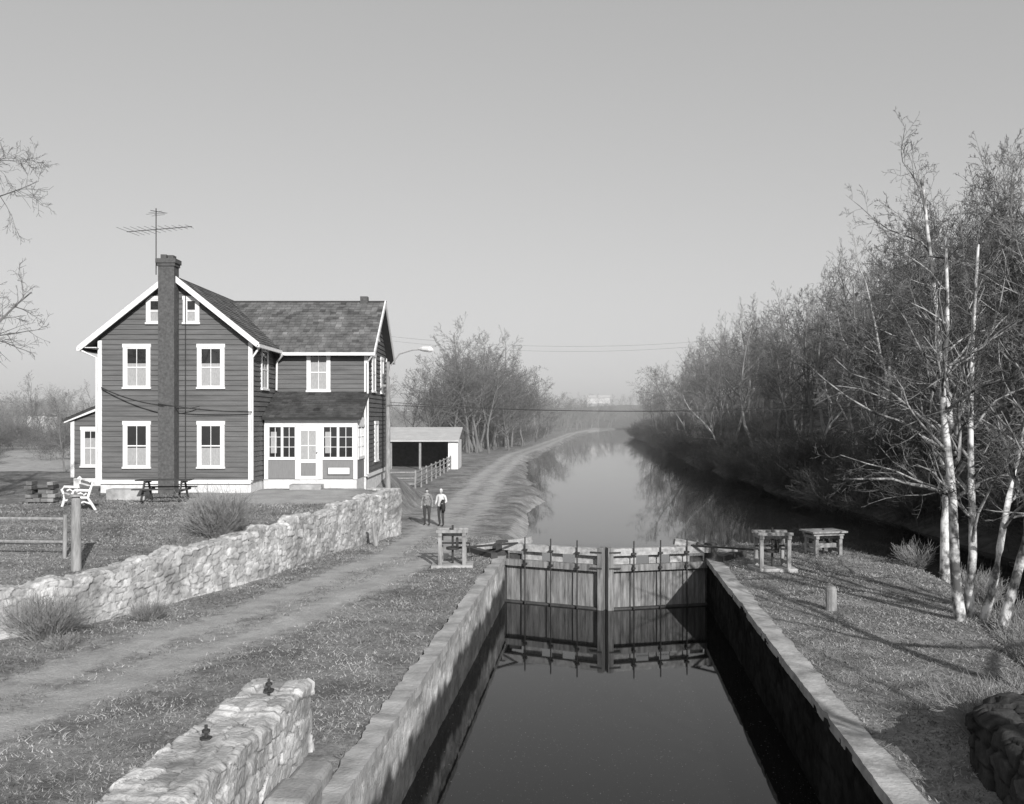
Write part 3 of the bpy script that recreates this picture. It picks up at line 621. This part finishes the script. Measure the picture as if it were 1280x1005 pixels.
# morning mist lying in the valley upstream
vm=bpy.data.materials.new('valley_mist'); vm.use_nodes=True; nt=vm.node_tree
for n in list(nt.nodes):
    if n.type=='BSDF_PRINCIPLED': nt.nodes.remove(n)
vs=nd(nt,'ShaderNodeVolumeScatter'); vs.inputs['Color'].default_value=(.8,.8,.8,1); vs.inputs['Density'].default_value=.0012; vs.inputs['Anisotropy'].default_value=0
nt.links.new(vs.outputs[0],nt.nodes['Material Output'].inputs['Volume'])
hz=MB(vm); hz.box(-500,420,62,760,-4,38); hz.build('valley_mist')

def shrub(name,t,s,z,h,w,n,seed,mat=shrubm,rm=.004):
    r=random.Random(seed); mb=MB([mat])
    for k in range(n):
        a=r.uniform(0,6.28); rr_=r.random()**.5; d=Vector((math.cos(a)*rr_*w/h,math.sin(a)*rr_*w/h,1)).normalized(); L=h*r.uniform(.6,1.05)
        p=Vector((math.cos(a)*rr_*w*.25,math.sin(a)*rr_*w*.25,-.05)); pts=[p]
        for i in range(4): d=(d+Vector((r.gauss(0,.14),r.gauss(0,.14),r.gauss(0,.08)))).normalized(); p=p+d*L/4; pts.append(p)
        mb.tube(pts,[.008,.007,.005,rm,rm*.7],3,0,False)
        for j in range(5):
            i=r.randint(1,3); q=pts[i].lerp(pts[i+1],r.random()); e=(d+rperp(d,r)*r.uniform(.5,1)).normalized(); mb.tube([q,q+e*L*.2,q+e*L*.33+Vector((0,0,L*.04))],[rm,rm*.9,rm*.6],3,0,False)
    mb.build(name,loc=(t,s,z))
shrub('dry_bush',-10.4,24.3,1.2,1.25,.95,560,1); shrub('dry_bush',-11.2,17.7,-.02,.95,.8,360,2,rm=.003); shrub('dry_bush',-10.0,19.6,0,.5,.55,200,3,rm=.003); shrub('dry_bush',-10.4,17.0,0,.35,.4,80,4)
for k,(t,s) in enumerate([(9.9,25),(9.5,22.5),(10.5,27),(8.8,20),(8.3,18.5),(9.6,29),(7.4,14.8),(7.9,16.2),(5.4,13.4),(6.6,13.9),(6.0,13.6)]): shrub('bank_bush',t,s,float(height(t,s)),.8,.7,150,20+k,rm=.004)

# ---------------- grass ----------------
def grass(N):
    a=rng.random((N,2)); Ss=9+ (a[:,1]**1.35)*34; Tt=-21+a[:,0]*30.5
    tw=np.interp(Ss,TWs,TWt); te=np.interp(Ss,TEs,TEt)
    rc=np.interp(Ss,RDs,RDt); d=np.abs(Tt-rc+fbm(Ss*.2,Ss*0,61)*.8); p=1-.85*np.exp(-((d-.85)/.5)**2)-.5*np.exp(-(d/1.7)**2)
    cl=vn(Tt*1.6,Ss*1.6,51)*.7+vn(Tt*5,Ss*5,52)*.6; keep=(rng.random(N)<p*cl*1.3)
    ok=((Tt<-3.36)|((Tt>3.84)&(Tt<te+1)&(Ss<34)))&~((Tt<tw+.15)&(Tt>tw-.6))
    HX=Tt*CT+Ss*ST; HY=-Tt*ST+Ss*CT; ok&=~((HX>-12.5)&(HX<-6)&(HY>33))&(HY<36.6)&~((Tt>-4.8)&(Tt<-3.5)&(Ss<12.4))
    k=keep&ok; Tt=Tt[k];Ss=Ss[k]; n=len(Tt); z=height(Tt,Ss)-.005
    h=(.02+.04*rng.random(n)**2)*(1+Ss*.008); w=(.004+.005*rng.random(n))*(1+Ss*.05); an=rng.random(n)*6.28; ln=rng.normal(0,1.2,(n,2))*h[:,None]
    v=np.zeros((n,3,3)); c=np.cos(an)*w; q=np.sin(an)*w
    v[:,0]=np.stack([Tt-c,Ss-q,z],-1); v[:,1]=np.stack([Tt+c,Ss+q,z],-1); v[:,2]=np.stack([Tt+ln[:,0],Ss+ln[:,1],z+h],-1)
    me=bpy.data.meshes.new('grass'); me.vertices.add(n*3); me.vertices.foreach_set('co',v.ravel()); me.loops.add(n*3); me.loops.foreach_set('vertex_index',np.arange(n*3))
    me.polygons.add(n); me.polygons.foreach_set('loop_start',np.arange(0,n*3,3)); me.polygons.foreach_set('loop_total',np.full(n,3)); me.update(calc_edges=True)
    at=me.attributes.new('shade','FLOAT','FACE'); at.data.foreach_set('value',((.45+rng.random(n)*.9)*(.7+.6*vn(Tt*.9,Ss*.9,91))).astype(np.float32)); me.materials.append(grassm); link('grass',me)
grass(440000)

# ---------------- people ----------------
def skinned(name,V,E,R,root,mats,pick,parent,sub=2):
    me=bpy.data.meshes.new(name); me.from_pydata(V,E,[]); o=bpy.data.objects.new(name,me); S.collection.objects.link(o)
    m=o.modifiers.new('s','SKIN'); m.use_smooth_shade=True
    for i,rd in enumerate(R): me.skin_vertices[0].data[i].radius=rd if isinstance(rd,tuple) else (rd,rd)
    me.skin_vertices[0].data[root].use_root=True
    u=o.modifiers.new('b','SUBSURF'); u.levels=sub; u.render_levels=sub
    dg=bpy.context.evaluated_depsgraph_get(); nm=bpy.data.meshes.new_from_object(o.evaluated_get(dg)); bpy.data.objects.remove(o)
    nm.materials.clear()
    for mm in mats: nm.materials.append(mm)
    for p in nm.polygons: p.material_index=pick(p.center); p.use_smooth=True
    return link(name,nm,parent)
def person(name,t,s,rot,sc,shirt,pants,hair,arm,stride,coat=False):
    e=empty(name,(t,s,float(height(t,s,False))+.01),rot); e.scale=(sc,)*3
    V=[(0,0,.94),(0,0,1.13),(0,-.005,1.32),(0,0,1.44),(0,-.01,1.5),
       (.10,0,.88),(.11,-.03-stride,.5),(.11,.03-stride*.6,.09),(.12,-.14-stride*.6,.04),
       (-.10,0,.88),(-.11,-.02+stride*.4,.5),(-.11,.04+stride*1.3,.1),(-.12,-.13+stride*1.3,.04),
       (.185,0,1.39),arm[0],arm[1],(-.185,0,1.39),arm[2],arm[3]]
    E=[(0,1),(1,2),(2,3),(3,4),(0,5),(5,6),(6,7),(7,8),(0,9),(9,10),(10,11),(11,12),(3,13),(13,14),(14,15),(3,16),(16,17),(17,18)]
    R=[(.15,.11),(.14,.105),(.16,.115),(.085,.075),.055,.095,.066,.045,.038,.095,.066,.045,.038,.065,.047,.033,.065,.047,.033]
    def pick(c):
        if c.z>1.455 and abs(c.x)<.09: return 2
        if c.z<.075: return 3
        if c.z<.93 and abs(c.x)<.2: return 1
        return 0
    skinned('body',V,E,R,0,[shirt,pants,skin,jacket],pick,e)
    for w,el in((Vector(arm[1]),Vector(arm[0])),(Vector(arm[3]),Vector(arm[2]))):
        d=(w-el).normalized(); sx=1 if w.x>0 else -1; side_=Vector((0,-1,0)); side_=(side_-d*side_.dot(d)).normalized(); inn=d.cross(side_)*sx
        if inn.x*sx>0: inn=-inn
        HV=[w-d*.02,w+d*.045,w+d*.085]; HE=[(0,1),(1,2)]; HRr=[.028,(.036,.02),(.036,.018)]
        for k,L in enumerate((.07,.08,.075,.06)):
            b=w+d*.08+side_*(.03-.02*k); i=len(HV); p1=b+d*L*.45; p2=p1+(d*.8+inn*.6)*L*.35; p3=p2+(d*.4+inn*.9)*L*.25
            HV+=[b,p1,p2,p3]; HE+=[(2,i),(i,i+1),(i+1,i+2),(i+2,i+3)]; HRr+=[.009,.009,.008,.007]
        i=len(HV); b=w+d*.03+side_*.03; HV+=[b,b+side_*.025+d*.03,b+side_*.03+d*.06]; HE+=[(1,i),(i,i+1),(i+1,i+2)]; HRr+=[.012,.011,.009]
        skinned('hand',[tuple(v) for v in HV],HE,HRr,1,[skin],lambda c:0,e,1)
    nu,nv=20,16; hb=MB([skin,hair,jacket])
    def rad(th,ph):
        x=math.sin(th)*math.cos(ph);y=math.sin(th)*math.sin(ph);z=math.cos(th)
        X=.073*x;Y=.095*y;Z=.118*z
        if z<0: X*=1+.22*z; 
        if y<0:
            f=math.exp(-((x/.16)**2+((z+.12)/.2)**2)); Y-=.024*f; Y+=.010*math.exp(-(((abs(x)-.38)/.16)**2+((z-.08)/.12)**2)); Y-=.008*math.exp(-((x/.3)**2+((z+.85)/.2)**2)); Y+=.005*math.exp(-((x/.3)**2+((z+.5)/.06)**2))
        return (X,Y,Z)
    vs=[rad(math.pi*i/nv,2*math.pi*j/nu) for i in range(nv+1) for j in range(nu)]
    fs=[(i*nu+j,i*nu+(j+1)%nu,(i+1)*nu+(j+1)%nu,(i+1)*nu+j) for i in range(nv) for j in range(nu)]
    hb.add(vs,fs,0)
    hv=[];hf=[]
    for i in range(nv+1):
        for j in range(nu):
            x,y,z=rad(math.pi*i/nv,2*math.pi*j/nu); hv.append((x*1.12,y*1.1+.008,z*1.08+.006))
    for f in fs:
        c=[sum(hv[q][k] for q in f)/4 for k in range(3)]
        if (c[1]<-.03 and c[2]>.06) or (c[1]>=-.03 and c[2]>-.03-.4*max(c[1],0)): hf.append(f)
    hb.add(hv,hf,1)
    for sx in(-1,1):
        hb.tube([(sx*.07,.005,-.03),(sx*.082,.012,0),(sx*.072,.01,.028)],[.008,.014,.008],6,0); hb.tube([(sx*.028,-.082,.008),(sx*.028,-.09,.008)],.008,8,2)
    hb.tube([(-.022,-.089,-.058),(.022,-.089,-.058)],.004,5,2)
    hb.build('head',e,loc=(0,-.02,1.6),smooth=True)
    if coat:
        cm=MB([jacket]); a=Vector(arm[1]); cm.tube([a+Vector((-.02,-.02,.16)),a+Vector((-.03,-.02,.02)),a+Vector((-.02,0,-.2)),a+Vector((0,0,-.38))],[.06,.1,.11,.07],10); cm.build('folded_jacket',e,smooth=True)
person('standing_person',-7.62,40.4,.05,.95,shirtp,pantsd,haird,((.25,.03,1.13),(.27,-.08,.9),(-.24,.04,1.13),(-.26,-.04,.89)),.05)
person('standing_person',-6.93,40.1,-.2,.96,shirtw,pantsd,hairw,((.26,.02,1.13),(.2,-.2,1.08),(-.25,.03,1.13),(-.2,-.18,1.05)),.06,True)

# ---------------- light, sky, camera ----------------
el=math.radians(25); az=math.radians(155)   # azimuth from +Y towards +X
sv=Vector((math.sin(az)*math.cos(el),math.cos(az)*math.cos(el),math.sin(el)))
ld=bpy.data.lights.new('sun','SUN'); ld.energy=5.0; ld.angle=math.radians(.5); ld.color=(1,.985,.97)
lo=bpy.data.objects.new('sun',ld); S.collection.objects.link(lo); lo.rotation_euler=sv.to_track_quat('Z','Y').to_euler()
w=bpy.data.worlds.new('World'); S.world=w; w.use_nodes=True; nt=w.node_tree; L=nt.links
sk=nd(nt,'ShaderNodeTexSky'); sk.sky_type='NISHITA'; sk.sun_disc=False; sk.sun_elevation=el; sk.sun_rotation=az; sk.dust_density=2.0; sk.air_density=1.0
bw=nd(nt,'ShaderNodeRGBToBW'); L.new(sk.outputs[0],bw.inputs[0])
pwn=nd(nt,'ShaderNodeMath',operation='POWER'); pwn.inputs[1].default_value=.45; L.new(bw.outputs[0],pwn.inputs[0])
mu=nd(nt,'ShaderNodeMath',operation='MULTIPLY'); mu.inputs[1].default_value=3.15; L.new(pwn.outputs[0],mu.inputs[0])
L.new(mu.outputs[0],nt.nodes['Background'].inputs[0]); nt.nodes['Background'].inputs[1].default_value=.1
cd=bpy.data.cameras.new('camera'); cd.sensor_width=36; cd.lens=32.34; cd.shift_y=.0152; cd.clip_end=5000; cd.clip_start=.1
co=bpy.data.objects.new('camera',cd); S.collection.objects.link(co); co.location=(0,0,4.5); co.rotation_euler=(math.pi/2,0,TH); S.camera=co
S.view_settings.view_transform='Standard'; S.view_settings.look='None'; S.view_settings.exposure=0
